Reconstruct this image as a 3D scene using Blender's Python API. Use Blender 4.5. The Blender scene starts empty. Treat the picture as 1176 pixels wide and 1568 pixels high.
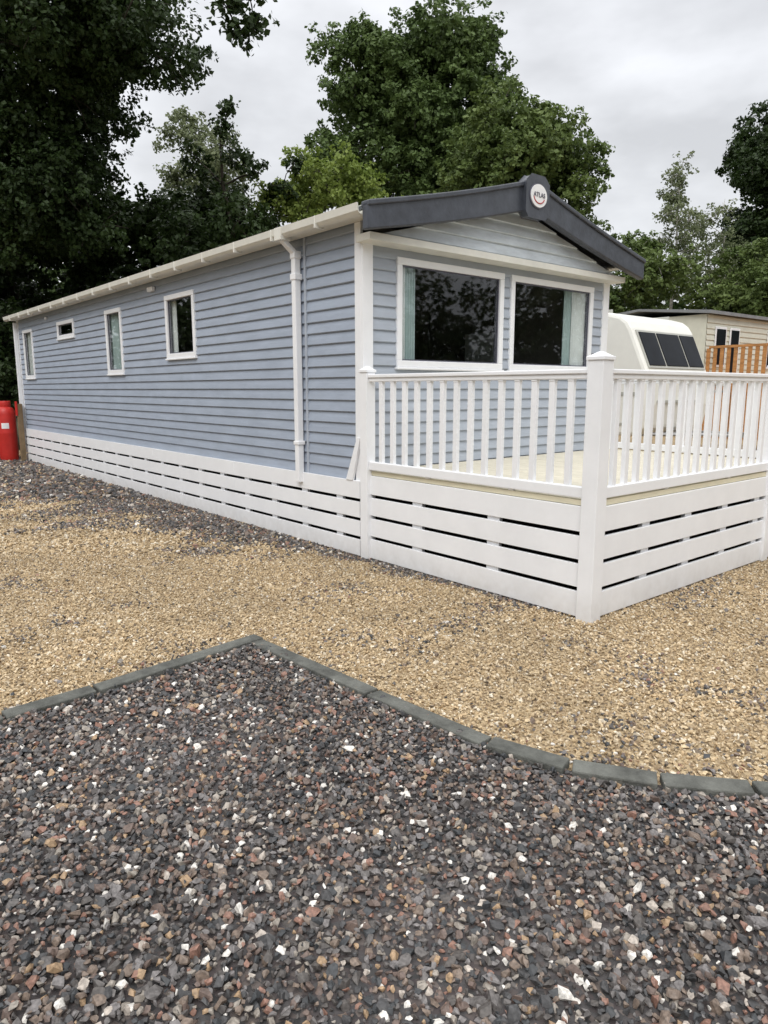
import bpy, bmesh, math, random
import numpy as np
from mathutils import Vector, Matrix, Euler
random.seed(7); rng=np.random.default_rng(7)
S=bpy.context.scene
S.view_settings.view_transform='Standard'; S.view_settings.look='None'; S.view_settings.exposure=0
TH=math.radians(40)
C=(-0.184,6.487,0)

# ------------------------------------------------------------ materials
def newmat(name):
    m=bpy.data.materials.new(name); m.use_nodes=True
    nt=m.node_tree; b=nt.nodes['Principled BSDF']
    return m,nt,b
def mat(name,col,rough=.5,var=.12,scale=6,bump=0.0,bscale=None,stretch=(1,1,1),spec=.4,metal=0,detail=5,var2=None):
    m,nt,b=newmat(name); N=nt.nodes; L=nt.links
    tc=N.new('ShaderNodeTexCoord'); mp=N.new('ShaderNodeMapping'); mp.inputs['Scale'].default_value=stretch
    L.new(tc.outputs['Object'],mp.inputs[0])
    n=N.new('ShaderNodeTexNoise'); n.inputs['Scale'].default_value=scale; n.inputs['Detail'].default_value=detail
    n.inputs['Roughness'].default_value=.65
    L.new(mp.outputs[0],n.inputs[0])
    r=N.new('ShaderNodeValToRGB'); e=r.color_ramp.elements
    e[0].position=.3; e[1].position=.7
    e[0].color=(*[c*(1-var) for c in col],1); e[1].color=(*([c*(1+var) for c in col] if var2 is None else var2),1)
    L.new(n.outputs[0],r.inputs[0]); L.new(r.outputs[0],b.inputs['Base Color'])
    b.inputs['Roughness'].default_value=rough; b.inputs['Specular IOR Level'].default_value=spec; b.inputs['Metallic'].default_value=metal
    if bump:
        n2=N.new('ShaderNodeTexNoise'); n2.inputs['Scale'].default_value=bscale or scale*4; n2.inputs['Detail'].default_value=4
        L.new(mp.outputs[0],n2.inputs[0])
        bp=N.new('ShaderNodeBump'); bp.inputs['Strength'].default_value=bump; bp.inputs['Distance'].default_value=.01
        L.new(n2.outputs[0],bp.inputs['Height']); L.new(bp.outputs[0],b.inputs['Normal'])
    return m
M_white=mat('white_upvc',(.85,.86,.88),.38,.04,3,.03,30)
def addgrime(m,z0,z1,col,amt):
    nt=m.node_tree; N=nt.nodes; L=nt.links; b=N['Principled BSDF']
    src=b.inputs['Base Color'].links[0].from_socket
    tc=N.new('ShaderNodeTexCoord'); sp=N.new('ShaderNodeSeparateXYZ'); L.new(tc.outputs['Object'],sp.inputs[0])
    mr=N.new('ShaderNodeMapRange'); mr.inputs[1].default_value=z0; mr.inputs[2].default_value=z1; mr.inputs[3].default_value=amt; mr.inputs[4].default_value=0
    L.new(sp.outputs[2],mr.inputs[0])
    n=N.new('ShaderNodeTexNoise'); n.inputs['Scale'].default_value=14; n.inputs['Detail'].default_value=6; L.new(tc.outputs['Object'],n.inputs[0])
    mu=N.new('ShaderNodeMath'); mu.operation='MULTIPLY'; L.new(mr.outputs[0],mu.inputs[0]); L.new(n.outputs[0],mu.inputs[1])
    mx=N.new('ShaderNodeMix'); mx.data_type='RGBA'; L.new(mu.outputs[0],mx.inputs[0]); L.new(src,mx.inputs[6]); mx.inputs[7].default_value=(*col,1)
    L.new(mx.outputs[2],b.inputs['Base Color'])
addgrime(M_white,0,.22,(.30,.25,.18),.5)
M_cream=mat('cream_trim',(.70,.69,.63),.45,.07,4)
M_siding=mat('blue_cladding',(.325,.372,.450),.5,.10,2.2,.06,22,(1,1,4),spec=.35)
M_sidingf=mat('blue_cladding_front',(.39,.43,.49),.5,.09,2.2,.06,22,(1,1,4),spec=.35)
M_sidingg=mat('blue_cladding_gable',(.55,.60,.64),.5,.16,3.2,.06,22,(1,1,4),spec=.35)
M_fascia=mat('slate_fascia',(.050,.056,.070),.38,.3,7,.2,25,spec=.5)
M_roof=mat('roof_sheet',(.10,.11,.12),.7,.2,8)
M_roof2=mat('roof_sheet_pale',(.22,.23,.24),.7,.15,5)
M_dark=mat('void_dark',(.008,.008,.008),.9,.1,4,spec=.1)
M_int=mat('interior',(.22,.20,.18),.8,.1,3)
M_door=mat('interior_door',(.6,.62,.59),.6,.05,3)
M_curt=mat('curtain',(.46,.56,.56),.9,.1,5)
M_curt2=mat('curtain_white',(.78,.80,.80),.9,.1,5)
M_sofa=mat('sofa_fabric',(.12,.12,.12),.9,.1,5)
M_timber=mat('treated_timber',(.68,.63,.47),.7,.12,3,.15,40,(1,1,8))
M_deck=mat('deck_board',(.64,.60,.49),.7,.13,3,.2,30,(6,1,1))
M_kerb=mat('kerb_stone',(.110,.112,.100),.85,.5,7,.8,60)
M_red=mat('red_paint',(.50,.028,.022),.4,.12,5)
M_steel=mat('steel',(.3,.3,.3),.4,.2,8,metal=.8)
M_wood=mat('orange_timber',(.42,.20,.07),.7,.3,4,.2,30,(1,1,5))
M_oldwood=mat('old_wood',(.20,.14,.08),.8,.25,6,.2,30)
M_bark=mat('bark',(.045,.038,.028),.9,.4,5,.6,18,(1,1,.3))
M_birch=mat('birch_bark',(.42,.40,.36),.8,.4,3,.2,12,(1,1,3))
M_tour=mat('touring_body',(.76,.755,.70),.35,.05,2)
M_tour2=mat('touring_grey',(.42,.42,.38),.4,.06,2)
M_tyre=mat('tyre',(.02,.02,.02),.85,.2,8)
M_far=mat('cream_cladding',(.62,.62,.53),.55,.08,3)
M_signw=mat('sign_white',(.8,.8,.8),.4,.03,4)
M_signr=mat('sign_red',(.45,.03,.03),.4,.05,4)
M_signg=mat('sign_grey',(.1,.1,.13),.4,.05,4)

def glassmat(name,tint):
    m,nt,b=newmat(name); N=nt.nodes; L=nt.links; N.remove(b)
    t=N.new('ShaderNodeBsdfTransparent'); t.inputs[0].default_value=(*tint,1)
    g=N.new('ShaderNodeBsdfGlossy'); g.inputs['Roughness'].default_value=.02; g.inputs[0].default_value=(.9,.92,.95,1)
    lw=N.new('ShaderNodeLayerWeight'); pw=N.new('ShaderNodeMath'); pw.operation='POWER'; pw.inputs[1].default_value=4
    ma=N.new('ShaderNodeMath'); ma.operation='MULTIPLY_ADD'; ma.inputs[1].default_value=.9; ma.inputs[2].default_value=.06; ma.use_clamp=True
    L.new(lw.outputs['Facing'],pw.inputs[0]); L.new(pw.outputs[0],ma.inputs[0])
    mx=N.new('ShaderNodeMixShader'); L.new(ma.outputs[0],mx.inputs[0]); L.new(t.outputs[0],mx.inputs[1]); L.new(g.outputs[0],mx.inputs[2])
    L.new(mx.outputs[0],N['Material Output'].inputs[0]); return m
M_glass=glassmat('window_glass',(.88,.91,.90))

def stonemat(name,stops,rough=.75,lo=.86,hi=1.12):
    m,nt,b=newmat(name); N=nt.nodes; L=nt.links
    oi=N.new('ShaderNodeAttribute'); oi.attribute_name='rnd'; r=N.new('ShaderNodeValToRGB'); r.color_ramp.interpolation='CONSTANT'
    els=r.color_ramp.elements
    while len(els)<len(stops): els.new(.5)
    for e,(p,c) in zip(els,stops): e.position=p
    for e,(p,c) in zip(els,stops): e.color=(*c,1)
    L.new(oi.outputs['Fac'],r.inputs[0])
    tc=N.new('ShaderNodeTexCoord'); n=N.new('ShaderNodeTexNoise'); n.inputs['Scale'].default_value=110; n.inputs['Detail'].default_value=3
    L.new(tc.outputs['Object'],n.inputs[0])
    mr=N.new('ShaderNodeMapRange'); mr.inputs[1].default_value=.3; mr.inputs[2].default_value=.7; mr.inputs[3].default_value=.65; mr.inputs[4].default_value=1.35
    L.new(n.outputs[0],mr.inputs[0])
    n2=N.new('ShaderNodeTexNoise'); n2.inputs['Scale'].default_value=.9; n2.inputs['Detail'].default_value=3; L.new(tc.outputs['Object'],n2.inputs[0])
    m2=N.new('ShaderNodeMapRange'); m2.inputs[1].default_value=.35; m2.inputs[2].default_value=.65; m2.inputs[3].default_value=lo; m2.inputs[4].default_value=hi
    L.new(n2.outputs[0],m2.inputs[0]); mm=N.new('ShaderNodeMath'); mm.operation='MULTIPLY'; L.new(mr.outputs[0],mm.inputs[0]); L.new(m2.outputs[0],mm.inputs[1])
    mx=N.new('ShaderNodeMix'); mx.data_type='RGBA'; mx.blend_type='MULTIPLY'; mx.inputs[0].default_value=1
    L.new(r.outputs[0],mx.inputs[6]); L.new(mm.outputs[0],mx.inputs[7]); L.new(mx.outputs[2],b.inputs['Base Color'])
    b.inputs['Roughness'].default_value=rough; b.inputs['Specular IOR Level'].default_value=.4
    return m
M_sd=stonemat('dark_stone',[(0,(.062,.061,.062)),(.13,(.12,.11,.105)),(.26,(.085,.076,.070)),(.38,(.175,.162,.158)),(.50,(.135,.098,.082)),(.60,(.19,.145,.115)),(.70,(.048,.051,.054)),(.78,(.25,.14,.105)),(.835,(.27,.24,.205)),(.90,(.35,.24,.145)),(.93,(.42,.37,.32)),(.968,(.68,.65,.60))],.5)
M_st=stonemat('tan_stone',[(0,(.44,.335,.205)),(.2,(.53,.415,.26)),(.4,(.38,.28,.16)),(.53,(.58,.475,.33)),(.66,(.46,.34,.20)),(.79,(.28,.205,.125)),(.87,(.64,.57,.45)),(.95,(.17,.135,.10))],.8)

def gravelbase(name,cols,scale):
    m,nt,b=newmat(name); N=nt.nodes; L=nt.links
    tc=N.new('ShaderNodeTexCoord'); v=N.new('ShaderNodeTexVoronoi'); v.inputs['Scale'].default_value=scale
    L.new(tc.outputs['Object'],v.inputs[0])
    r=N.new('ShaderNodeValToRGB'); els=r.color_ramp.elements
    while len(els)<len(cols): els.new(.5)
    for i,e in enumerate(els): e.position=i/(len(cols)-1)
    for i,e in enumerate(els): e.color=(*cols[i],1)
    sx=N.new('ShaderNodeSeparateColor'); L.new(v.outputs['Color'],sx.inputs[0]); L.new(sx.outputs[0],r.inputs[0])
    L.new(r.outputs[0],b.inputs['Base Color']); b.inputs['Roughness'].default_value=.9
    bp=N.new('ShaderNodeBump'); bp.invert=True; bp.inputs['Strength'].default_value=.8; bp.inputs['Distance'].default_value=.01
    L.new(v.outputs['Distance'],bp.inputs['Height']); L.new(bp.outputs[0],b.inputs['Normal'])
    return m
M_gt=gravelbase('tan_gravel_bed',[(.14,.10,.06),(.36,.27,.16),(.46,.36,.22),(.25,.17,.10)],55)
M_gd=gravelbase('dark_gravel_bed',[(.03,.03,.03),(.07,.065,.065),(.05,.04,.04),(.12,.1,.09)],50)
M_earth=mat('earth_grass',(.04,.055,.02),.95,.5,.8,.5,20,var2=(.08,.075,.04))

def leafmat(name,c1,c2,tr=.25):
    m,nt,b=newmat(name); N=nt.nodes; L=nt.links; N.remove(b)
    at=N.new('ShaderNodeAttribute'); at.attribute_name='rnd'; r=N.new('ShaderNodeMix'); r.data_type='RGBA'
    tc=N.new('ShaderNodeTexCoord')
    n=N.new('ShaderNodeTexNoise'); n.inputs['Scale'].default_value=.55; n.inputs['Detail'].default_value=3
    L.new(tc.outputs['Object'],n.inputs[0])
    mr=N.new('ShaderNodeMapRange'); mr.inputs[1].default_value=.35; mr.inputs[2].default_value=.65; mr.inputs[4].default_value=.5
    L.new(n.outputs[0],mr.inputs[0])
    ad=N.new('ShaderNodeMath'); ad.operation='MULTIPLY_ADD'; ad.inputs[1].default_value=.5
    L.new(at.outputs['Fac'],ad.inputs[0]); L.new(mr.outputs[0],ad.inputs[2])
    L.new(ad.outputs[0],r.inputs[0]); r.inputs[6].default_value=(*c1,1); r.inputs[7].default_value=(*c2,1)
    d=N.new('ShaderNodeBsdfPrincipled'); d.inputs['Roughness'].default_value=.5; d.inputs['Specular IOR Level'].default_value=.25
    t=N.new('ShaderNodeBsdfTranslucent')
    L.new(r.outputs[2],d.inputs['Base Color']); L.new(r.outputs[2],t.inputs[0])
    mx=N.new('ShaderNodeMixShader'); mx.inputs[0].default_value=tr
    L.new(d.outputs[0],mx.inputs[1]); L.new(t.outputs[0],mx.inputs[2]); L.new(mx.outputs[0],N['Material Output'].inputs[0])
    return m

# ------------------------------------------------------------ helpers
def link(o,parent=None):
    S.collection.objects.link(o)
    if parent: o.parent=parent
    return o
def empty(name,loc=(0,0,0),rot=0):
    e=bpy.data.objects.new(name,None); e.location=loc; e.rotation_euler=(0,0,rot); e.empty_display_size=.3
    return link(e)
def meshobj(name,v,f,m,parent=None,smooth=False,bevel=0):
    me=bpy.data.meshes.new(name); me.from_pydata([tuple(a) for a in v],[],f); me.materials.append(m)
    if smooth:
        for p in me.polygons: p.use_smooth=True
    me.update(); o=bpy.data.objects.new(name,me); link(o,parent)
    if bevel:
        bv=o.modifiers.new('b','BEVEL'); bv.width=bevel; bv.segments=2; bv.limit_method='ANGLE'
    return o
class MB:
    def __init__(s): s.v=[]; s.f=[]
    def hexa(s,pts):
        n=len(s.v); s.v+=pts
        for q in ((0,3,2,1),(4,5,6,7),(0,1,5,4),(1,2,6,5),(2,3,7,6),(3,0,4,7)): s.f.append(tuple(n+i for i in q))
    def box(s,x0,x1,y0,y1,z0,z1):
        s.hexa([(x0,y0,z0),(x1,y0,z0),(x1,y1,z0),(x0,y1,z0),(x0,y0,z1),(x1,y0,z1),(x1,y1,z1),(x0,y1,z1)])
    def obox(s,c,size,M):
        pts=[]
        for z in(-1,1):
            for x,y in((-1,-1),(1,-1),(1,1),(-1,1)):
                pts.append(tuple(Vector(c)+M@Vector((x*size[0]/2,y*size[1]/2,z*size[2]/2))))
        s.hexa(pts)
    def tube(s,path,rad,seg=8):
        n0=len(s.v)
        for i,p in enumerate(path):
            p=Vector(p); a=Vector(path[max(i-1,0)]); b=Vector(path[min(i+1,len(path)-1)])
            d=(b-a).normalized(); u=d.cross(Vector((.3,.9,.1))).normalized(); w=d.cross(u)
            for k in range(seg):
                t=2*math.pi*k/seg; s.v.append(tuple(p+(u*math.cos(t)+w*math.sin(t))*rad[i]))
        for i in range(len(path)-1):
            for k in range(seg):
                a=n0+i*seg+k; b=n0+i*seg+(k+1)%seg
                s.f.append((a,b,b+seg,a+seg))
    def lathe(s,prof,c=(0,0,0),seg=24):
        n0=len(s.v)
        for r,z in prof:
            for k in range(seg):
                t=2*math.pi*k/seg; s.v.append((c[0]+r*math.cos(t),c[1]+r*math.sin(t),c[2]+z))
        for i in range(len(prof)-1):
            for k in range(seg):
                a=n0+i*seg+k; b=n0+i*seg+(k+1)%seg
                s.f.append((a,b,b+seg,a+seg))
    def obj(s,name,m,parent=None,bevel=0,smooth=False): return meshobj(name,s.v,s.f,m,parent,smooth,bevel)

def fastmesh(name,V,F,rnd,m,parent=None):
    nf,k=F.shape; me=bpy.data.meshes.new(name)
    me.vertices.add(len(V)); me.vertices.foreach_set('co',V.astype(np.float32).ravel())
    me.loops.add(nf*k); me.loops.foreach_set('vertex_index',F.astype(np.int32).ravel())
    me.polygons.add(nf); me.polygons.foreach_set('loop_start',np.arange(0,nf*k,k,dtype=np.int32))
    try: me.polygons.foreach_set('loop_total',np.full(nf,k,dtype=np.int32))
    except Exception: pass
    me.update(calc_edges=True)
    a=me.attributes.new('rnd','FLOAT','FACE'); a.data.foreach_set('value',rnd.astype(np.float32))
    try: me.shade_flat()
    except Exception: pass
    me.materials.append(m); o=bpy.data.objects.new(name,me); return link(o,parent)

def stone_variants(n,nv):
    out=[]
    for i in range(n):
        bm=bmesh.new()
        sx,sy,sz=random.uniform(.85,1.3),random.uniform(.7,.98),random.uniform(.45,.75)
        for k in range(nv):
            d=Vector([random.gauss(0,1) for _ in range(3)]).normalized()*random.uniform(.88,1.05)
            bm.verts.new((d.x*sx,d.y*sy,d.z*sz))
        bmesh.ops.convex_hull(bm,input=bm.verts)
        bmesh.ops.delete(bm,geom=[v for v in bm.verts if not v.link_faces],context='VERTS')
        bmesh.ops.triangulate(bm,faces=bm.faces)
        bmesh.ops.recalc_face_normals(bm,faces=bm.faces)
        bm.verts.index_update()
        out.append((np.array([v.co[:] for v in bm.verts]),np.array([[v.index for v in f.verts] for f in bm.faces]))); bm.free()
    return out
def stones(name,P,SC,variants,m,tilt=.55):
    idx=rng.integers(0,len(variants),len(P)); Vs=[];Fs=[];Rs=[];off=0
    for vi,(v,f) in enumerate(variants):
        k=idx==vi; p=P[k]; s=SC[k]; n=len(p)
        if n==0: continue
        a=rng.uniform(0,2*np.pi,n); bx=rng.normal(0,tilt,n); by=rng.normal(0,tilt,n)
        ca,sa,cb,sb,cc,sc_=np.cos(a),np.sin(a),np.cos(bx),np.sin(bx),np.cos(by),np.sin(by)
        Z0=np.zeros(n);O=np.ones(n)
        Rz=np.stack([ca,-sa,Z0,sa,ca,Z0,Z0,Z0,O],1).reshape(n,3,3)
        Rx=np.stack([O,Z0,Z0,Z0,cb,-sb,Z0,sb,cb],1).reshape(n,3,3)
        Ry=np.stack([cc,Z0,sc_,Z0,O,Z0,-sc_,Z0,cc],1).reshape(n,3,3)
        R=Rx@Ry@Rz
        V=np.einsum('nij,vj->nvi',R,v)*s[:,None,None]+p[:,None,:]
        Vs.append(V.reshape(-1,3)); Fs.append((f[None]+(np.arange(n)*len(v))[:,None,None]+off).reshape(-1,3)); off+=n*len(v)
        Rs.append(np.repeat(rng.random(n),len(f)))
    return fastmesh(name,np.concatenate(Vs),np.concatenate(Fs),np.concatenate(Rs),m)

def leafmesh(name,P,SC,m,parent,k=22,L0=.15,up=.6,outer=None):
    n=len(P); Cn=np.repeat(P,k,0); s=np.repeat(SC,k); M=n*k
    d=rng.normal(size=(M,3)); d/=np.linalg.norm(d,axis=1)[:,None]; d*=(rng.random(M)**.5)[:,None]; d[:,2]*=.75
    c=Cn+d*s[:,None]
    nr=rng.normal(size=(M,3))*.75+d*.5; nr[:,2]+=up
    if outer is not None: nr+=np.repeat(outer,k,0)*.7
    nr/=np.linalg.norm(nr,axis=1)[:,None]
    r=rng.normal(size=(M,3)); t=np.cross(nr,r); t/=np.linalg.norm(t,axis=1)[:,None]; b=np.cross(nr,t)
    L=(L0*rng.uniform(.65,1.3,M))[:,None]; W=L*rng.uniform(.28,.42,M)[:,None]
    V=np.empty((M,4,3)); V[:,0]=c-t*L*.5; V[:,1]=c+b*W-t*L*.05; V[:,2]=c+t*L*.5-nr*L*.15; V[:,3]=c-b*W-t*L*.05
    return fastmesh(name,V.reshape(-1,3),np.arange(M*4).reshape(-1,4),.5*np.repeat(rng.random(n),k)+.5*rng.random(M),m,parent)

# ------------------------------------------------------------ ground
def sheet(name,poly,z,m):
    return meshobj(name,[(x,y,z) for x,y in poly],[tuple(range(len(poly)))],m)
sheet('ground',[(-300,-300),(300,-300),(300,300),(-300,300)],0,M_earth)
sheet('gravel_yard',[(-14,-10),(18,-10),(18,20),(4,22),(-9,17.5),(-14,14)],.004,M_gt)
EX=np.array([-4.5,-3.5,-2.6,-1.837,-1.521,-.812,-.027,.483,.78,1.101,1.438,1.80,2.2,3.2,4.5])
EY=np.array([.7,1.6,2.45,3.172,3.47,4.25,3.43,2.92,2.726,2.626,2.565,2.53,2.52,2.56,2.7])
dp=[(EX[i],EY[i]-.05) for i in range(len(EX))]+[(4.5,-6),(-4.5,-6)]
sheet('gravel_bed',dp,.008,M_gd)

def to_local(X,Y):
    dx=X-C[0]; dy=Y-C[1]; c,s=math.cos(TH),math.sin(TH)
    return dx*c+dy*s, -dx*s+dy*c
def grid(x0,x1,y0,y1,cell):
    xs=np.arange(x0,x1,cell); ys=np.arange(y0,y1,cell)
    X,Y=np.meshgrid(xs,ys); X=X.ravel()+rng.uniform(-.6,.6,X.size)*cell; Y=Y.ravel()+rng.uniform(-.6,.6,Y.size)*cell
    return X,Y
V_dark=stone_variants(16,14); V_tan=stone_variants(12,10)
X,Y=grid(-3.4,3.2,.9,4.4,.0182)
ye=np.interp(X,EX,EY); k=(Y<ye-.06)&(np.abs(X)<.9+.75*Y); X,Y=X[k],Y[k]
sc=np.clip(rng.lognormal(math.log(.0118),.36,X.size),.005,.026)
Z=.010+rng.uniform(0,.014,X.size)+.012*np.sin(X*3.1+1)*np.sin(Y*2.7)*.5
dk_p=[np.stack([X,Y,Z],1)]; dk_s=[sc]
def tan(x0,x1,y0,y1,cell,size):
    X,Y=grid(x0,x1,y0,y1,cell)
    ye=np.interp(X,EX,EY); lx,ly=to_local(X,Y)
    foot=((lx>-.0)&(lx<3.75)&(ly>-2.42)&(ly<12.1))
    vis=(X>-.75*Y-.8)&(X<.72*Y+1.2)
    k=(Y>ye+.012)&(~foot)&vis; X,Y,lx,ly=X[k],Y[k],lx[k],ly[k]
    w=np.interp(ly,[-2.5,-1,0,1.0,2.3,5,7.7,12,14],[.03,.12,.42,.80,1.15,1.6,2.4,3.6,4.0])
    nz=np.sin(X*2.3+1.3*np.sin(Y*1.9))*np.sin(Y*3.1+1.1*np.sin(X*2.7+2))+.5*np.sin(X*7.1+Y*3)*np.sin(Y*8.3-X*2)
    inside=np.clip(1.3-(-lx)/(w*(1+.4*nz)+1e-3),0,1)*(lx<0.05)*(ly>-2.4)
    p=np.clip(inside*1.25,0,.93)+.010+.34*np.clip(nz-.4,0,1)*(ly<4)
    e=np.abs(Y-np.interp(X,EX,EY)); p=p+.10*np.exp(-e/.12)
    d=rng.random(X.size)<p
    sc=np.clip(rng.lognormal(math.log(size),.30,X.size),size*.5,size*1.9)
    Z=.007+rng.uniform(0,size*.8,X.size)
    P=np.stack([X,Y,Z],1)
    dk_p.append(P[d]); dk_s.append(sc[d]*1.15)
    return P[~d],sc[~d]
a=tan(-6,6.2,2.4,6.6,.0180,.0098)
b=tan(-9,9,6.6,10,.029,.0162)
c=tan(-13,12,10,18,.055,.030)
stones('tan_gravel',np.concatenate([a[0],b[0],c[0]]),np.concatenate([a[1],b[1],c[1]]),V_tan,M_st)
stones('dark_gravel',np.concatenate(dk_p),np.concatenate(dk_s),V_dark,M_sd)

kb=MB()
def kerb(p,q,w=.095):
    p=Vector((*p,0)); q=Vector((*q,0)); d=q-p; L=d.length; ang=math.atan2(d.y,d.x)+random.uniform(-.014,.014)
    n=Vector((d.y,-d.x,0)).normalized()
    M=Euler((random.uniform(-.05,.05),random.uniform(-.010,.010),ang)).to_matrix()
    kb.obox((p+q)/2+n*w/2+Vector((0,0,.0)),(L-.012,w,.078+random.uniform(-.008,.008)),M)
pts=list(zip(EX,EY))
for i in range(len(pts)-1): kerb(pts[i],pts[i+1])
kb.obj('kerb_edging',M_kerb,None,.007)

# ------------------------------------------------------------ mobile home
home=empty('mobile_home',C,TH)
W=3.75; LEN=11.88
def siding(name,u0,u1,z0,z1,holes,mapf,m,parent,pitch=.105,lim=None):
    D0=.013
    prof=[(0,D0),(.008,.021),(pitch*.55,.012),(pitch,0)]
    v=[];f=[]
    def quad(a,b,c,d):
        n=len(v); v.extend([mapf(*a),mapf(*b),mapf(*c),mapf(*d)]); f.append((n,n+1,n+2,n+3))
    def dep(t):
        for (a,da),(b,db) in zip(prof,prof[1:]):
            if t<=b+1e-9: return da+(db-da)*(t-a)/(b-a)
        return 0
    zk=z0
    while zk<z1-1e-6:
        top=min(zk+pitch,z1)
        cuts={zk,min(zk+.008,top),min(zk+pitch*.55,top),top}
        for h in holes:
            for zz in(h[2],h[3]):
                if zk<zz<top: cuts.add(zz)
        cuts=sorted(cuts)
        def ivs(za,zb):
            iv=[(u0,u1)]
            for h in holes:
                if h[2]<=za+1e-6 and h[3]>=zb-1e-6:
                    o=[]
                    for a,b in iv:
                        if h[0]>a: o.append((a,min(b,h[0])))
                        if h[1]<b: o.append((max(a,h[1]),b))
                    iv=[q for q in o if q[1]-q[0]>1e-5]
            return iv
        for za,zb in zip(cuts,cuts[1:]):
            if zb-za<1e-6: continue
            for a,b in ivs(za,zb):
                if lim:
                    la=lim(za); lb=lim(zb)
                    quad((la[0],za,dep(za-zk)),(la[1],za,dep(za-zk)),(lb[1],zb,dep(zb-zk)-0),(lb[0],zb,dep(zb-zk)))
                else:
                    quad((a,za,dep(za-zk)),(b,za,dep(za-zk)),(b,zb,dep(zb-zk)),(a,zb,dep(zb-zk)))
        for a,b in ivs(zk,cuts[1]):
            if lim: a,b=lim(zk)
            quad((a,zk,0),(b,zk,0),(b,zk,D0),(a,zk,D0))
        zk+=pitch
    return meshobj(name,v,f,m,parent)
SW=[(3.32,4.19,1.956,2.763),(5.80,6.48,1.79,2.763),(8.05,9.02,2.46,2.765),(10.75,11.45,1.78,2.763)]
FW=[(.374,1.85,1.757,2.737),(1.964,3.455,1.757,2.737)]
sh=[(a+.03,b-.03,c+.03,d-.03) for a,b,c,d in SW]; fh=[(a+.03,b-.03,c+.03,d-.03) for a,b,c,d in FW]
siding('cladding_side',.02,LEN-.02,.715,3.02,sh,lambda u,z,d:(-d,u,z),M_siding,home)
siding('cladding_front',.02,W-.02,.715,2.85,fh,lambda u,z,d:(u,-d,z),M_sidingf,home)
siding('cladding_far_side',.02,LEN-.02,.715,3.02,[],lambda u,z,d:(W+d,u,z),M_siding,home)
siding('cladding_rear',.02,W-.02,.715,3.02,[],lambda u,z,d:(u,LEN+d,z),M_siding,home)
def lim(z):
    t=(z-2.84)/(3.36-2.84); t=max(0,min(t,1)); return (-.05+1.9*t, 3.8-1.9*t)
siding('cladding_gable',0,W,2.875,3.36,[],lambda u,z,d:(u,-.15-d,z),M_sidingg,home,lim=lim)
it=MB(); 
it.box(.06,W-.06,.06,LEN-.06,.74,.78); it.box(.06,W-.06,.06,LEN-.06,2.95,2.99)
it.box(W-.10,W-.06,.06,LEN-.06,.78,2.95); it.box(.06,W-.06,LEN-.10,LEN-.06,.78,2.95)
it.box(.06,W-.10,3.0,3.05,.78,2.95); it.box(.06,W-.1,5.2,5.25,.78,2.95); it.box(.06,W-.1,7.2,7.25,.78,2.95); it.box(.06,W-.1,10,10.05,.78,2.95)
it.box(1.6,1.65,5.25,LEN-.1,.78,2.95)
it.obj('interior',M_int,home)
d=MB(); d.box(.35,1.0,2.96,2.995,.78,2.62); d.box(2.3,2.7,2.9,2.99,1.2,2.2); d.box(3.3,3.6,1.4,1.9,.78,2.3); d.obj('interior_door',M_door,home)
so=MB(); so.box(.2,3.5,.25,1.0,.78,1.25); so.box(.2,3.5,.16,.32,1.25,1.70); so.obj('sofa',M_sofa,home,.05)
def curtain(name,ua,ub,z0,z1,off,m,front=True):
    v=[];f=[];n=int(abs(ub-ua)*160)
    for i in range(n+1):
        u=ua+(ub-ua)*i/n; dd=off+.016*math.sin(i*1.25)
        for z in(z0,z1): v.append((u,dd,z) if front else (dd,u,z))
    for i in range(n): f.append((2*i,2*i+2,2*i+3,2*i+1))
    meshobj(name,v,f,m,home,True)
curtain('curtain_1',.40,.53,1.72,2.76,.05,M_curt2); curtain('curtain_2',.52,.68,1.72,2.76,.075,M_curt)
curtain('curtain_3',3.02,3.16,1.72,2.76,.075,M_curt); curtain('curtain_4',3.14,3.44,1.72,2.76,.05,M_curt2)
curtain('curtain_5',4.02,4.17,1.9,2.8,.06,M_curt2,False); curtain('curtain_6',6.12,6.45,1.75,2.8,.06,M_curt,False)
curtain('curtain_7',11.1,11.4,1.75,2.8,.06,M_curt2,False)
fr=MB(); gl=MB(); seal=MB()
def window(u0,u1,z0,z1,mp,t=.055):
    def b(B,a,bb,za,zb,d0,d1):
        p=mp(a,za,d0); q=mp(bb,zb,d1)
        B.box(min(p[0],q[0]),max(p[0],q[0]),min(p[1],q[1]),max(p[1],q[1]),za,zb)
    b(fr,u0,u1,z0,z0+t,-.04,.036); b(fr,u0,u1,z1-t,z1,-.04,.036)
    b(fr,u0,u0+t,z0+t,z1-t,-.04,.034); b(fr,u1-t,u1,z0+t,z1-t,-.04,.034)
    b(fr,u0-.012,u1+.012,z0-.022,z0,-.01,.05)
    s=.012; i=t
    b(seal,u0+i,u1-i,z0+i,z0+i+s,-.03,.012); b(seal,u0+i,u1-i,z1-i-s,z1-i,-.03,.012)
    b(seal,u0+i,u0+i+s,z0+i+s,z1-i-s,-.03,.011); b(seal,u1-i-s,u1-i,z0+i+s,z1-i-s,-.03,.011)
    n=len(gl.v); gl.v+=[mp(u0+i+.002,z0+i+.002,.004),mp(u1-i-.002,z0+i+.002,.004),mp(u1-i-.002,z1-i-.002,.004),mp(u0+i+.002,z1-i-.002,.004)]
    gl.f.append((n,n+1,n+2,n+3))
ms=lambda u,z,d:(-d,u,z); mf=lambda u,z,d:(u,-d,z)
for w in SW: window(*w,ms,.062)
for w in FW: window(*w,mf,.062)
fr.obj('window_frames',M_white,home,.006); seal.obj('window_seals',M_signg,home); gl.obj('window_glass',M_glass,home)
t=MB()
t.box(-.028,.09,-.03,-.001,.715,2.83); t.box(-.030,-.001,-.001,.085,.715,3.0)
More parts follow.
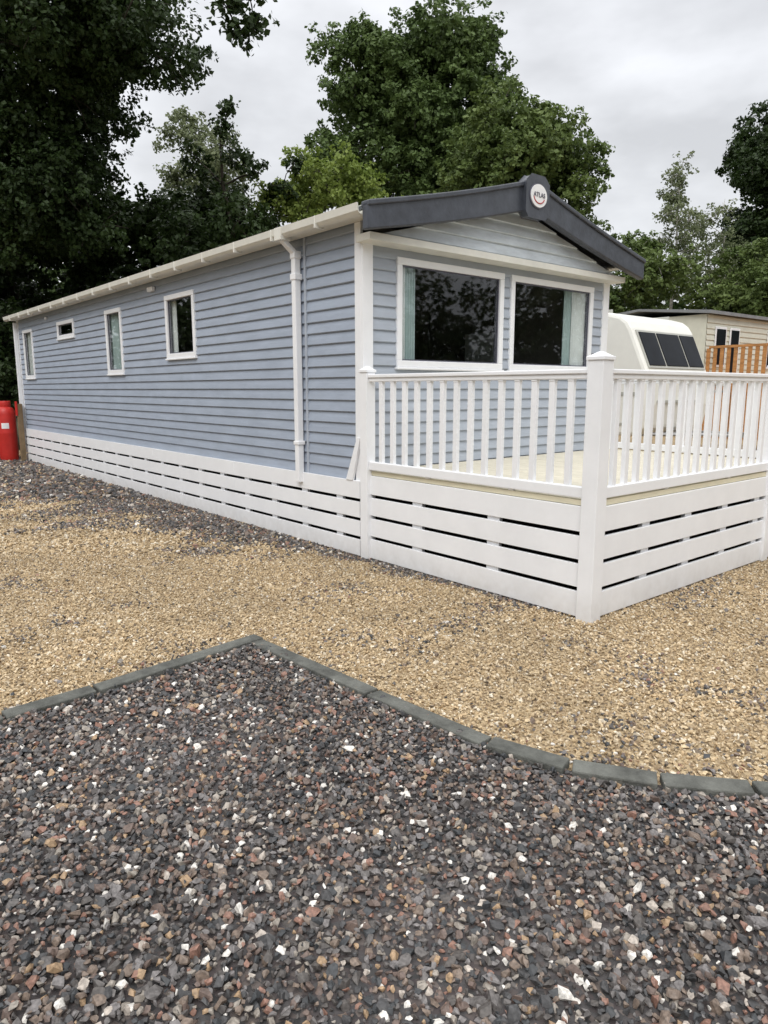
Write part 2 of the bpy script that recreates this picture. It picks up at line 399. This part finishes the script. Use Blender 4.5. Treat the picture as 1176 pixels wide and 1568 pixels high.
t.box(W-.09,W+.028,-.03,-.001,.715,2.83); t.box(-.03,-.001,LEN-.085,LEN+.03,.715,3.0); t.box(W+.001,W+.03,-.001,.085,.715,3.0)
t.obj('corner_trims',M_white,home,.004)
t=MB(); t.box(-.028,-.001,.865,.895,.72,3.0); t.obj('joint_strip',M_sidingf,home,.004)
t=MB(); t.box(-.08,W+.08,-.20,-.001,2.805,2.868); t.box(-.2,-.031,-.25,LEN,2.985,3.005); t.box(W+.031,W+.2,-.25,LEN,2.985,3.005)
t.obj('soffit',M_cream,home,.004)
t=MB()
for x0,z0,x1,z1 in((-.2,3.045,1.9,3.565),(1.9,3.565,4.0,3.045)):
    t.hexa([(x0,-.26,z0-.03),(x1,-.26,z1-.03),(x1,LEN+.12,z1-.03),(x0,LEN+.12,z0-.03),(x0,-.26,z0),(x1,-.26,z1),(x1,LEN+.12,z1),(x0,LEN+.12,z0)])
t.obj('roof',M_roof,home)
meshobj('gable_rear',[(0,LEN,3.0),(W,LEN,3.0),(1.9,LEN,3.5)],[(0,1,2)],M_siding,home)
def fascia(ya,yb,side,dz=0,thick=None,ztop=0):
    n=12; v=[];f=[]
    for i in range(n+1):
        u=i/n; x=1.9+side*2.11*u; zt=3.585-.525*u-.02*math.sin(u*math.pi)+ztop
        th=(.27-.055*u) if thick is None else thick
        for y in(ya,yb):
            v.append((x,y,zt-th)); v.append((x,y,zt))
    for i in range(n):
        a=4*i;b=4*(i+1)
        f+= [(a,b,b+1,a+1),(a+2,a+3,b+3,b+2),(a+1,b+1,b+3,a+3),(a,a+2,b+2,b)]
    f+= [(0,1,3,2),(4*n,4*n+2,4*n+3,4*n+1)]
    return v,f
for s_,nm in((-1,'fascia_left'),(1,'fascia_right')):
    v,f=fascia(-.335,-.255,s_); meshobj(nm,v,f,M_fascia,home,False,.012)
    v,f=fascia(-.355,-.24,s_,thick=.045,ztop=.012); meshobj(nm+'_cap',v,f,M_fascia,home,False,.01)
bv=[];oc=[(-.17,3.28),(-.13,3.23),(.13,3.23),(.17,3.28),(.17,3.555),(.10,3.615),(-.10,3.615),(-.17,3.555)]
for y in(-.385,-.29):
    for x,z in oc: bv.append((1.9+x,y,z))
bf=[tuple(range(8)),tuple(range(15,7,-1))]+[(i,(i+1)%8,8+(i+1)%8,8+i) for i in range(8)]
meshobj('badge_block',bv,bf,M_fascia,home,False,.012)
def oval(name,rx,rz,y,m,th=.012):
    v=[];n=32
    for yy in(y,y+th):
        for k in range(n): a=2*math.pi*k/n; v.append((1.9+rx*math.cos(a),yy,3.43+rz*math.sin(a)))
    f=[tuple(range(n)),tuple(range(2*n-1,n-1,-1))]+[(i,(i+1)%n,n+(i+1)%n,n+i) for i in range(n)]
    meshobj(name,v,f,m,home)
oval('badge_rim',.135,.118,-.393,M_signg); oval('badge_plate',.124,.107,-.401,M_signw)
t=MB(); 
for i in range(14):
    a=math.radians(200+i*10); t.obox((1.9+.085*math.cos(a),-.404,3.43+.07*math.sin(a)),(.02,.004,.008),Matrix.Rotation(-(a+math.pi/2),3,'Y'))
t.obj('badge_arc',M_signr,home)
cu=bpy.data.curves.new('badge_text','FONT'); cu.body='ATLAS'; cu.size=.062; cu.extrude=.002; cu.align_x='CENTER'; cu.align_y='CENTER'
cu.materials.append(M_signg); o=bpy.data.objects.new('badge_text',cu); link(o,home); o.location=(1.9,-.404,3.437); o.rotation_euler=(math.pi/2,0,0)
outer=[(-.28,3.06),(-.272,3.0),(-.25,2.978),(-.22,2.970),(-.19,2.978),(-.185,3.06),(-.195,3.06),(-.20,2.99),(-.22,2.98),(-.245,2.985),(-.262,3.005),(-.268,3.06)]
n=len(outer); v=[(x+.02,y,z) for y in(-.25,LEN+.1) for x,z in outer]
f=[(i,(i+1)%n,n+(i+1)%n,n+i) for i in range(n)]+[tuple(range(n)),tuple(range(2*n-1,n-1,-1))]
meshobj('gutter',v,f,M_cream,home)
t=MB(); y=.35
while y<LEN: t.box(-.264,-.16,y,y+.022,2.955,3.0615); y+=.74
t.box(-.268,-.15,.915,1.03,2.945,3.0625)
t.obj('gutter_brackets',M_cream,home,.006)
t=MB(); t.box(-.10,-.032,.937,1.005,.62,2.87); 
t.hexa([(-.10,.937,2.84),(-.032,.937,2.84),(-.032,1.005,2.84),(-.10,1.005,2.84),(-.235,.937,2.95),(-.167,.937,2.95),(-.167,1.005,2.95),(-.235,1.005,2.95)])
t.box(-.108,-.02,.925,1.017,2.60,2.66); t.box(-.108,-.02,.925,1.017,1.0,1.04); t.box(-.108,-.022,.93,1.012,2.80,2.87)
t.box(-.105,-.034,LEN-.06,LEN,.3,2.95)
t.obj('downpipe',M_white,home,.008)
t=MB(); t.box(-.06,-.016,4.5,4.68,2.86,2.92); t.box(-.05,-.016,9.6,9.7,2.86,2.9); t.obj('wall_vent',M_white,home,.006)
t=MB(); bt=MB()
rows=[(.018,.170),(.202,.348),(.380,.526),(.558,.722)]
y=.0
while y<LEN:
    y1=min(y+2.4,LEN)
    for a,b in rows: t.box(-.052+random.uniform(-.002,.002),-.024,y+.0015,y1-.0015,a,b)
    y=y1
for i in range(20): bt.box(-.0235,.01,.30+i*.6,min(.40+i*.6,LEN),.0,.70)
for a,b in rows:
    t.box(W+.022,W+.05,.02,LEN,a,b); t.box(-.02,W+.02,LEN+.022,LEN+.05,a,b)
t.obj('skirting',M_white,home,.003); bt.obj('skirting_battens',M_white,home)
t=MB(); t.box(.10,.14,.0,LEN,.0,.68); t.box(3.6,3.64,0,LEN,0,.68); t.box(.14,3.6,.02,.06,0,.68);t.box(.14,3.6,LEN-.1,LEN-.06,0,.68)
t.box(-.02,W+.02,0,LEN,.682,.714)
t.obj('floor_and_void_shade',M_dark,home)  # floor slab; near-black sheets stand in for shade behind the skirting gaps
t=MB(); t.hexa([(-.06,.10,.72),(-.035,.10,.72),(-.035,.20,.72),(-.06,.20,.72),(-.06,-.02,1.12),(-.035,-.02,1.12),(-.035,.03,1.12),(-.06,.03,1.12)]); t.obj('brace',M_white,home,.003)

# ------------------------------------------------------------ decking
deck=empty('decking',C,TH)
DX=3.85; DY=-2.44
t=MB(); x=.03
while x<DX-.03:
    t.box(x,min(x+.138,DX-.02),DY+.03,-.04,.792,.82+random.uniform(-.001,.001)); x+=.144
t.obj('deck_boards',M_deck,deck,.003)
t=MB(); t.box(-.015,.028,DY+.05,-.05,.785,.824); t.box(.05,DX-.05,DY-.015,DY+.028,.785,.824); t.box(DX-.028,DX+.015,DY+.05,-.05,.785,.824)
t.obj('deck_rim',M_timber,deck,.004)
t=MB(); bt=MB(); rows2=[(.020,.196),(.227,.388),(.419,.580),(.611,.782)]
for a,b in rows2:
    t.box(-.03,-.004,DY+.05,-.05,a,b); t.box(.05,2.65,DY-.03,DY-.004,a,b); t.box(2.75,DX-.05,DY-.03,DY-.004,a,b); t.box(DX+.004,DX+.03,DY+.05,-.05,a,b)
for i in range(2): bt.box(-.0035,.03,DY+.80+i*.85,DY+.92+i*.85,0,.76)
for i in range(5): bt.box(.62+i*.62,.72+i*.62,DY-.0035,DY+.03,0,.76)
t.obj('deck_skirting',M_white,deck,.003); bt.obj('deck_battens',M_white,deck)
t=MB(); t.box(.12,.15,DY+.15,-.1,0,.74); t.box(.15,DX-.1,DY+.12,DY+.15,0,.74); t.obj('deck_void_shade',M_dark,deck)  # near-black sheets added behind the boards to paint the shade under the deck
t=MB()
def post(x,y,w,h):
    t.box(x-w/2,x+w/2,y-w/2,y+w/2,-.01,h)
    a=w/2+.008; t.box(x-a,x+a,y-a,y+a,h,h+.025)
    n=len(t.v); z=h+.025; b=w/2
    t.v+= [(x-b,y-b,z),(x+b,y-b,z),(x+b,y+b,z),(x-b,y+b,z),(x-.012,y-.012,z+.03),(x+.012,y-.012,z+.03),(x+.012,y+.012,z+.03),(x-.012,y+.012,z+.03)]
    for q in ((4,5,6,7),(0,1,5,4),(1,2,6,5),(2,3,7,6),(3,0,4,7)): t.f.append(tuple(n+i for i in q))
post(-.02,-.08,.10,1.70); post(0,DY,.118,1.735); post(2.70,DY,.10,1.735); post(DX,DY,.10,1.735); post(DX,-.08,.10,1.70)
t.obj('posts',M_white,deck,.004)
rl=MB(); ba=MB()
def rail(p,q):
    p=Vector((*p,0)); q=Vector((*q,0)); d=q-p; L=d.length; M=Matrix.Rotation(math.atan2(d.y,d.x),3,'Z'); m=(p+q)/2
    rl.obox(m+Vector((0,0,1.667)),(L,.075,.030),M); rl.obox(m+Vector((0,0,1.635)),(L,.05,.034),M)
    rl.obox(m+Vector((0,0,.874)),(L,.055,.075),M)
    n=int(round(L/.146)); 
    for i in range(1,n):
        c=p+d*(i/n); ba.obox(c+Vector((0,0,1.264)),(.044,.034,.718),M)
        rl.obox(c+Vector((0,0,1.612)),(.05,.042,.014),M)
    for k in(.33,.72):
        rl.obox(p+d*k+Vector((0,0,.831)),(.05,.03,.014),M)
rail((-.02,-.13),(0,DY+.06)); rail((.06,DY),(2.65,DY)); rail((2.75,DY),(DX-.05,DY)); rail((DX,DY+.05),(DX,-.13))
rl.obj('handrails',M_white,deck,.006); ba.obj('balusters',M_white,deck,.003)

# ------------------------------------------------------------ gas bottles, post
def gas(x,y):
    g=empty('gas_bottle',(C[0]+x*math.cos(TH)-y*math.sin(TH),C[1]+x*math.sin(TH)+y*math.cos(TH),0))
    b=MB(); b.lathe([(0,.02),(.17,.02),(.175,0),(.18,.06),(.188,.10),(.19,.2),(.19,.6),(.192,.61),(.192,.63),(.19,.64),(.19,1.02),(.18,1.09),(.15,1.15),(.10,1.19),(.045,1.21),(.0,1.21)])
    b.obj('body',M_red,g,smooth=True)
    b=MB(); b.lathe([(.10,1.17),(.11,1.2),(.11,1.30),(.105,1.31),(.10,1.30),(.10,1.2)]); b.obj('collar',M_red,g,smooth=True)
    b=MB(); b.lathe([(0,1.2),(.03,1.2),(.03,1.26),(.018,1.27),(.018,1.29),(.035,1.295),(.035,1.31),(0,1.31)]); b.obj('valve',M_steel,g,smooth=True)
    b=MB()
    for k in range(5):
        a0=math.radians(265+k*9); a1=math.radians(274+k*9); r=.193
        b.hexa([(r*math.cos(a0),r*math.sin(a0),.72),(r*math.cos(a1),r*math.sin(a1),.72),((r-.004)*math.cos(a1),(r-.004)*math.sin(a1),.72),((r-.004)*math.cos(a0),(r-.004)*math.sin(a0),.72),
          (r*math.cos(a0),r*math.sin(a0),.84),(r*math.cos(a1),r*math.sin(a1),.84),((r-.004)*math.cos(a1),(r-.004)*math.sin(a1),.84),((r-.004)*math.cos(a0),(r-.004)*math.sin(a0),.84)])
    b.obj('label',M_signw,g)
gas(-.34,12.10); gas(-.78,12.4)
wp=empty('wooden_post',(C[0]-.14*math.cos(TH)-11.75*math.sin(TH),C[1]-.14*math.sin(TH)+11.75*math.cos(TH),0),TH)
b=MB(); b.box(-.05,.05,-.05,.05,0,1.25); b.obj('post',M_oldwood,wp,.008)
b=MB(); b.box(-.075,-.052,-.06,.06,1.0,1.3); b.obj('red_plate',M_red,wp,.004)

# ------------------------------------------------------------ terrace + touring caravan + far home
def loc2w(x,y,z=0): return (C[0]+x*math.cos(TH)-y*math.sin(TH),C[1]+x*math.sin(TH)+y*math.cos(TH),z)
te=empty('gravel_terrace',C,TH)
b=MB(); b.hexa([(4.6,-.5,0),(30,-.5,0),(30,22,0),(4.6,22,0),(5.4,.3,.35),(30,.3,.35),(30,22,.35),(5.4,22,.35)]); b.obj('terrace_surface',M_gt,te)
tc=empty('touring_caravan',loc2w(6.97,1.34,.35),TH)
prof=[(.12,.42),(-.06,.55),(-.12,.95),(-.10,1.42),(-.06,1.52),(.26,2.22),(.34,2.34),(.46,2.43),(.70,2.50),(1.6,2.54),(4.6,2.50),(5.0,2.40),(5.25,2.1),(5.35,1.4),(5.3,.42)]
TW=2.15
n=len(prof); v=[(x,y,z) for x in(0,TW) for y,z in prof]
f=[tuple(range(n-1,-1,-1)),tuple(range(n,2*n))]+[(i,(i+1)%n,n+(i+1)%n,n+i) for i in range(n)]
o=meshobj('body',v,f,M_tour,tc,False,.06)
gw=MB(); gf=MB()
def slab(B,p,q,x0,x1,o0,o1):
    d=Vector((0,q[0]-p[0],q[1]-p[1])).normalized(); nn=Vector((0,-d.z,d.y))
    pts=[]
    for off in(o0,o1):
        for x,pt in((x0,p),(x1,p),(x1,q),(x0,q)):
            w=Vector((x,pt[0],pt[1]))+nn*off; pts.append(tuple(w))
    B.hexa(pts)
pa,pb=(-.045,1.55),(.245,2.19)
slab(gf,pa,pb,.10,TW-.10,0,.02)
for a,bb in((.14,.66),(.71,1.44),(1.49,TW-.14)):
    slab(gw,(pa[0]+.02,pa[1]+.04),(pb[0]-.02,pb[1]-.04),a,bb,.02,.035)
for y0,y1,z0,z1 in((.75,1.45,1.35,1.95),(2.0,2.9,1.35,1.95),(3.9,4.6,1.35,1.95)):
    gw.box(-.03,-.005,y0,y1,z0,z1)
gf.obj('window_surround',M_tour2,tc,.008)
M_tg=mat('tinted_window',(.010,.012,.016),.3,.5,2,spec=.08)
gw.obj('windows',M_tg,tc,.01)
b=MB(); b.box(-.012,-.002,.1,5.1,1.10,1.16); b.box(-.012,-.002,.2,5.1,.60,.64); b.box(.3,TW-.3,-.16,-.125,.98,1.02); b.obj('body_stripes',M_tour2,tc)
b=MB(); b.box(.95,1.2,-1.25,.1,.42,.5); b.tube([(.25,.3,.44),(1.05,-1.2,.46)],[.035,.03]); b.tube([(1.9,.3,.44),(1.1,-1.2,.46)],[.035,.03]); b.tube([(1.07,-1.05,.0),(1.07,-1.05,.6)],[.03,.03]); b.obj('drawbar',M_steel,tc)
b=MB()
for x in(.12,TW-.12): b.tube([(x-.1,2.7,.32),(x-.09,2.7,.32),(x+.09,2.7,.32),(x+.1,2.7,.32)],[.2,.32,.32,.2],20)
b.obj('wheels',M_tyre,tc)
b=MB(); b.box(.5,.9,1.5,1.9,2.53,2.6); b.box(.10,.14,.7,4.9,2.49,2.56); b.box(TW-.14,TW-.10,.7,4.9,2.49,2.56); b.obj('roof_vent',M_tour2,tc,.01)

fh_=empty('mobile_home',(8.0,18.1,.68),math.radians(38))
FL=10.5; FD=3.7
b=MB(); b.box(0,FL,0,FD,.5,2.72); b.box(0,FL,.02,FD,-.4,.5); b.obj('walls',M_far,fh_)
siding('cladding',0,FL,.55,2.7,[],lambda u,z,d:(u,-.004-d,z),M_far,fh_,.14)
b=MB(); b.hexa([(-.12,-.15,2.72),(FL+.12,-.15,2.72),(FL+.12,FD/2,2.92),(-.12,FD/2,2.92),(-.12,-.15,2.80),(FL+.12,-.15,2.80),(FL+.12,FD/2,2.98),(-.12,FD/2,2.98)])
b.hexa([(-.12,FD/2,2.92),(FL+.12,FD/2,2.92),(FL+.12,FD+.15,2.72),(-.12,FD+.15,2.72),(-.12,FD/2,2.98),(FL+.12,FD/2,2.98),(FL+.12,FD+.15,2.8),(-.12,FD+.15,2.8)]); b.obj('roof',M_roof2,fh_)
wf=MB(); wg=MB()
for a,bb,z0,z1 in((.45,.9,1.5,2.38),(1.2,1.6,1.0,2.38),(3.3,3.8,1.5,2.4),(6.2,7.2,1.5,2.4),(8.2,8.9,1.5,2.4)):
    wf.box(a-.06,bb+.06,-.045,-.026,z0-.06,z1+.06); wg.box(a,bb,-.055,-.046,z0,z1)
wf.obj('window_frames',M_white,fh_,.01); wg.obj('windows',M_tg,fh_)
td=empty('timber_decking',(7.35,17.6,.68),math.radians(38))
b=MB(); b.box(.9,9,-2.4,-.1,.85,.95); 
x=.9
while x<9: b.box(x,x+.12,-2.43,-2.405,-.4,.85); x+=.14
for x in np.arange(.9,9.05,1.35): b.box(x-.05,x+.05,-2.45,-2.35,.95,2.02)
b.box(.9,9,-2.46,-2.34,1.88,1.93); b.box(.9,9,-2.42,-2.38,1.1,1.16)
for x in np.arange(1.02,9,.17): b.box(x-.035,x+.035,-2.42,-2.39,1.1,1.88)
for i,y in enumerate(np.arange(-2.34,-.1,.17)): b.box(.86,.885,y,y+.09,.8,1.88)
for y in np.arange(-2.4,-.1,.14): b.box(.86,.885,y,y+.125,-.4,.8)
b.box(.85,.90,-2.4,-.1,1.88,1.94); b.box(.886,.92,-2.4,-.1,1.05,1.12)
b.obj('frame',M_wood,td)
pt=empty('picnic_table',loc2w(5.9,-.6,0),TH+.3)
b=MB(); 
for k in range(5): b.box(-.8,.8,-.36+k*.148,-.36+k*.148+.14,.72,.755)
for s_ in(-1,1):
    for k in range(2): b.box(-.8,.8,s_*.72-.14+k*.145,s_*.72-.005+k*.145,.42,.455)
for x in(-.55,.55):
    b.box(x-.02,x+.02,-.75,.75,.37,.42); b.box(x-.02,x+.02,-.38,.38,.67,.72)
    for s_ in(-1,1): b.hexa([(x+.021,s_*.62-.05,0),(x+.06,s_*.62-.05,0),(x+.06,s_*.62+.05,0),(x+.021,s_*.62+.05,0),(x+.021,s_*.25-.05,.70),(x+.06,s_*.25-.05,.70),(x+.06,s_*.25+.05,.70),(x+.021,s_*.25+.05,.70)])
b.obj('boards',M_oldwood,pt,.004)

# ------------------------------------------------------------ trees
LM_dark=leafmat('leaf_dark',(.016,.030,.009),(.045,.076,.020))
LM_mid=leafmat('leaf_mid',(.055,.092,.028),(.130,.188,.056))
LM_olive=leafmat('leaf_olive',(.070,.112,.030),(.160,.212,.062))
LM_light=leafmat('leaf_light',(.14,.21,.04),(.28,.34,.085),.35)
LM_birch=leafmat('leaf_birch',(.12,.15,.075),(.22,.25,.13),.35)
def ell(c,rad,n,r0,r1,zmin=None):
    L=[]
    for _ in range(n):
        d=Vector([random.gauss(0,1) for _ in range(3)]).normalized()*random.uniform(.35,.95)
        L.append((c[0]+d.x*rad[0],c[1]+d.y*rad[1],c[2]+d.z*rad[2],random.uniform(r0,r1)))
    return L
def tree(name,base,th,tr,lobes,lm,ls=.3,dens=48,bark=M_bark,L0=.14,k=22):
    e=empty(name,(base[0],base[1],0)); bx,by=base
    b=MB(); zt=max(l[2] for l in lobes)*.9
    n=9; cx=sum(l[0] for l in lobes)/len(lobes); cy=sum(l[1] for l in lobes)/len(lobes)
    path=[];rad=[]
    for i in range(n):
        u=i/(n-1); s=u**1.4
        path.append(Vector(((cx-bx)*s+random.uniform(-.1,.1)*(i>0),(cy-by)*s+random.uniform(-.1,.1)*(i>0),zt*u))); rad.append(tr*(1.25-.25*min(1,u*8))*(1-.88*u))
    b.tube(path,rad,10)
    nodes=[(path[i],rad[i]) for i in range(n) if path[i].z>=th*.8]
    order=sorted(lobes,key=lambda l:min((Vector((l[0]-bx,l[1]-by,l[2]))-p).length for p in path))
    P=[];SC=[];OU=[]
    for (x,y,z,r) in order:
        en=Vector((x-bx,y-by,z))
        st,sr=min(nodes,key=lambda q:(q[0]-en).length+max(0,(q[0].z-en.z))*.8)
        md=st.lerp(en,.5)+Vector((random.uniform(-.12,.12),random.uniform(-.12,.12),.08))*(en-st).length
        rr=max(.016,min(sr*.7,.02+.03*(en-st).length))
        b.tube([st,md,en],[rr,rr*.8,rr*.6],6); nodes.append((en,rr*.6))
        for _ in range(3):
            dd=Vector([random.gauss(0,1) for _ in range(3)]).normalized()*r*.8
            b.tube([en,en+dd*.5+Vector((0,0,.05)),en+dd],[rr*.4,.012,.005],5)
        m=max(8,int(dens*r*r))
        dv=rng.normal(size=(m,3)); dv/=np.linalg.norm(dv,axis=1)[:,None]
        ph=rng.uniform(0,6.28,3); lump=1+.2*np.sin(dv[:,0]*4+ph[0])*np.sin(dv[:,1]*4+ph[1])+.13*np.sin(dv[:,2]*6+ph[2])
        R=r*lump*np.where(rng.random(m)<.82,rng.normal(.85,.09,m),rng.uniform(.1,.8,m))
        q=dv*R[:,None]*np.array([1,1,.8])+np.array(en[:])
        P.append(q); SC.append(ls*rng.uniform(.6,1.15,m)); OU.append(dv)
    b.obj('trunk_and_limbs',bark,e,smooth=True)
    P=np.concatenate(P); SC=np.concatenate(SC); OU=np.concatenate(OU); kx=P[:,2]>.1
    leafmesh('crown',P[kx],SC[kx],lm,e,k,L0,outer=OU[kx])
    return e
l=ell((1.1,28,10.8),(3.4,2.6,3.3),64,.8,1.35)+ell((-1.6,27.5,9.2),(2.0,1.6,2.0),16,.6,1.1)+ell((2.6,28,8),(3.5,2.5,3),22,.8,1.4)+ell((2.3,27.6,13.6),(1.9,1.6,1.3),18,.6,1.0)+ell((-.5,27.6,13.1),(1.7,1.6,1.4),16,.6,1.0)+ell((3.6,27.6,11.6),(1.2,1.4,1.6),12,.6,.9)
tree('oak_tree',(1.2,28.5),4,.42,l,LM_mid,.26,52,L0=.15,k=20)
l=ell((4.1,23.5,8.1),(2.3,2.0,2.6),50,.6,1.05)+ell((5.4,23.5,6.8),(1.6,1.6,1.9),20,.5,.85)+ell((3.6,23.5,5.5),(3,2,1.8),14,.6,1)
tree('oak_tree',(4.0,24),2.5,.3,l,LM_olive,.23,58,L0=.135)
l=ell((-1.6,20.5,6.4),(1.9,1.2,1.6),30,.4,.75); tree('hazel_tree',(-1.2,21),1.5,.10,l,LM_light,.22,60,L0=.12)
l=ell((.7,20.5,5.8),(1.7,1.2,1.4),20,.4,.7); tree('hazel_tree',(.7,21),1.5,.10,l,LM_light,.22,60,L0=.12)
l=ell((-4.2,20,5.0),(1.9,1.8,2.3),30,.5,.95)+[(-3.9,20,7.7,.5),(-4.2,20,8.3,.38),(-3.3,20,7.2,.4),(-4.9,20,7.5,.5),(-2.7,20,6.8,.4),(-4.1,20,8.8,.25),(-2.4,20,7.4,.25)]
tree('alder_tree',(-4.0,20.5),1.5,.2,l,LM_dark,.24,62,L0=.13)
l=ell((-7.2,22,5.0),(2.8,2.2,2.9),40,.7,1.2); tree('alder_tree',(-7,22.5),1.5,.25,l,LM_dark,.27,52,L0=.15)
l=ell((-6.7,27,9.3),(2.0,2,2.3),26,.5,.9); tree('willow_tree',(-6.8,27.5),3,.2,l,LM_birch,.28,40,L0=.13)
l=ell((-11.5,22,4.8),(3.6,2.2,4.2),48,.8,1.4); tree('alder_tree',(-11,23),1.5,.25,l,LM_dark,.3,50,L0=.17)
l=ell((-9.0,18.0,9.0),(4.2,2.4,3.8),84,.7,1.25)+ell((-5.7,17.0,9.3),(1.4,1.2,1.5),18,.4,.8)+ell((-9.0,17.4,6.2),(3.0,1.0,1.8),38,.5,.9)+ell((-7.0,15.6,9.2),(2.0,1.0,1.2),20,.5,.8)
l+=[(-2.40,12,7.30,.30),(-2.05,12,7.45,.36),(-2.25,12,6.95,.20),(-2.75,12,7.7,.32),(-3.3,12.6,8.1,.4),(-4.3,13.5,8.7,.6),(-1.95,12,7.1,.16)]
tree('oak_tree',(-12.5,22.5),5.5,.36,l,LM_dark,.23,72,L0=.115,k=18)
l=ell((-10.0,18.6,2.2),(1.5,1.2,1.9),26,.4,.9); tree('laurel_bush',(-10,18.8),.4,.08,l,LM_dark,.23,60,L0=.12)
l=ell((12.6,32,7.6),(1.6,1.6,3.0),26,.4,.75)+ell((12.4,32,10.0),(.8,.8,1.1),10,.3,.5); tree('birch_tree',(12.6,32),3,.12,l,LM_birch,.26,40,M_birch,L0=.12,k=16)
l=ell((15.2,33,7.2),(1.6,1.6,2.8),22,.4,.75); tree('birch_tree',(15,33.2),3,.12,l,LM_birch,.26,38,M_birch,L0=.12,k=16)
l=ell((18.8,36,11.2),(2.8,3,3.6),38,.8,1.3); tree('ash_tree',(19,36.5),4,.35,l,LM_dark,.28,46,L0=.18)
l=ell((10.2,30,5.8),(2.0,2,2.6),22,.6,1.0); tree('birch_tree',(10,30.5),2,.14,l,LM_olive,.26,50,M_birch,L0=.15)
l=ell((15.5,29.5,5.0),(4.6,2,2.6),46,.7,1.1); tree('hawthorn_tree',(15.5,30),1.5,.2,l,LM_olive,.26,48,L0=.15)
l=ell((21.5,31,5.5),(3.6,2,3.2),30,.8,1.2); tree('hawthorn_tree',(21.5,31.5),1.5,.2,l,LM_olive,.26,48,L0=.15)
l=ell((7.5,31,5.0),(2.5,2,2.4),22,.7,1.1); tree('hawthorn_tree',(7.5,31.5),1.5,.2,l,LM_mid,.26,48,L0=.15)
P=[];SC=[]
for k in range(150):
    a=2*math.pi*k/150+random.uniform(-.02,.02); R=random.uniform(41,47); h=random.uniform(6.5,10.5)
    if math.sin(a)<-.2: R-=10; h+=1
    cx,cy=R*math.cos(a),R*math.sin(a); m=150
    dv=rng.normal(size=(m,3)); dv/=np.linalg.norm(dv,axis=1)[:,None]
    q=dv*rng.uniform(.6,1.05,m)[:,None]*np.array([2.2,2.2,h/2])+np.array([cx,cy,h/2]); P.append(q); SC.append(rng.uniform(.6,1.0,m))
P=np.concatenate(P); SC=np.concatenate(SC)
leafmesh('background_trees',P,SC,leafmat('leaf_far',(.035,.06,.02),(.08,.12,.038)),None,12,.38)

# ------------------------------------------------------------ light
el,az=math.radians(46),math.radians(192)   # az from +Y clockwise
w=bpy.data.worlds.new('World'); S.world=w; w.use_nodes=True
nt=w.node_tree; N=nt.nodes; L=nt.links; bg=N['Background']
sk=N.new('ShaderNodeTexSky'); sk.sky_type='NISHITA'; sk.sun_disc=False; sk.sun_elevation=el; sk.sun_rotation=az
tcx=N.new('ShaderNodeTexCoord'); sp=N.new('ShaderNodeSeparateXYZ'); L.new(tcx.outputs['Generated'],sp.inputs[0])
rp=N.new('ShaderNodeValToRGB'); e=rp.color_ramp.elements; e[0].position=0; e[0].color=(.86,.875,.895,1); e[1].position=1; e[1].color=(1,1,1,1)
x=e.new(.42); x.color=(.78,.795,.83,1); x=e.new(.6); x.color=(.86,.87,.89,1)
L.new(sp.outputs[2],rp.inputs[0])
gz=N.new('ShaderNodeMapRange'); gz.inputs[1].default_value=.45; gz.inputs[2].default_value=1; gz.inputs[3].default_value=1; gz.inputs[4].default_value=2.1
L.new(sp.outputs[2],gz.inputs[0])
mpp=N.new('ShaderNodeMapping'); mpp.inputs['Scale'].default_value=(1,1,2.2); mpp.inputs['Location'].default_value=(.4,.1,.3); L.new(tcx.outputs['Generated'],mpp.inputs[0])
nz=N.new('ShaderNodeTexNoise'); nz.inputs['Scale'].default_value=3.4; nz.inputs['Detail'].default_value=5; nz.inputs['Roughness'].default_value=.5; L.new(mpp.outputs[0],nz.inputs[0])
cr=N.new('ShaderNodeMapRange'); cr.inputs[1].default_value=.34; cr.inputs[2].default_value=.66; cr.inputs[3].default_value=8.8; cr.inputs[4].default_value=14.0; L.new(nz.outputs[0],cr.inputs[0])
mu=N.new('ShaderNodeMath'); mu.operation='MULTIPLY'; L.new(cr.outputs[0],mu.inputs[0]); L.new(gz.outputs[0],mu.inputs[1])
vm=N.new('ShaderNodeVectorMath'); vm.operation='SCALE'; L.new(rp.outputs[0],vm.inputs[0]); L.new(mu.outputs[0],vm.inputs['Scale'])
mx=N.new('ShaderNodeMix'); mx.data_type='RGBA'; mx.inputs[0].default_value=.94; L.new(sk.outputs[0],mx.inputs[6]); L.new(vm.outputs[0],mx.inputs[7])
L.new(mx.outputs[2],bg.inputs[0]); bg.inputs[1].default_value=.1
sl=bpy.data.lights.new('sun','SUN'); sl.energy=1.5; sl.angle=math.radians(35); sl.color=(1,.975,.94)
so_=bpy.data.objects.new('sun',sl); link(so_)
dirv=Vector((math.sin(az)*math.cos(el),math.cos(az)*math.cos(el),math.sin(el)))
so_.rotation_euler=dirv.to_track_quat('Z','Y').to_euler()

cam=bpy.data.cameras.new('camera'); cam.sensor_fit='VERTICAL'; cam.sensor_height=36; cam.lens=24.9; cam.clip_end=1500; cam.clip_start=.05
co=bpy.data.objects.new('camera',cam); link(co); co.location=(0,0,1.55); co.rotation_euler=(math.radians(90-9.8),0,0)
S.camera=co
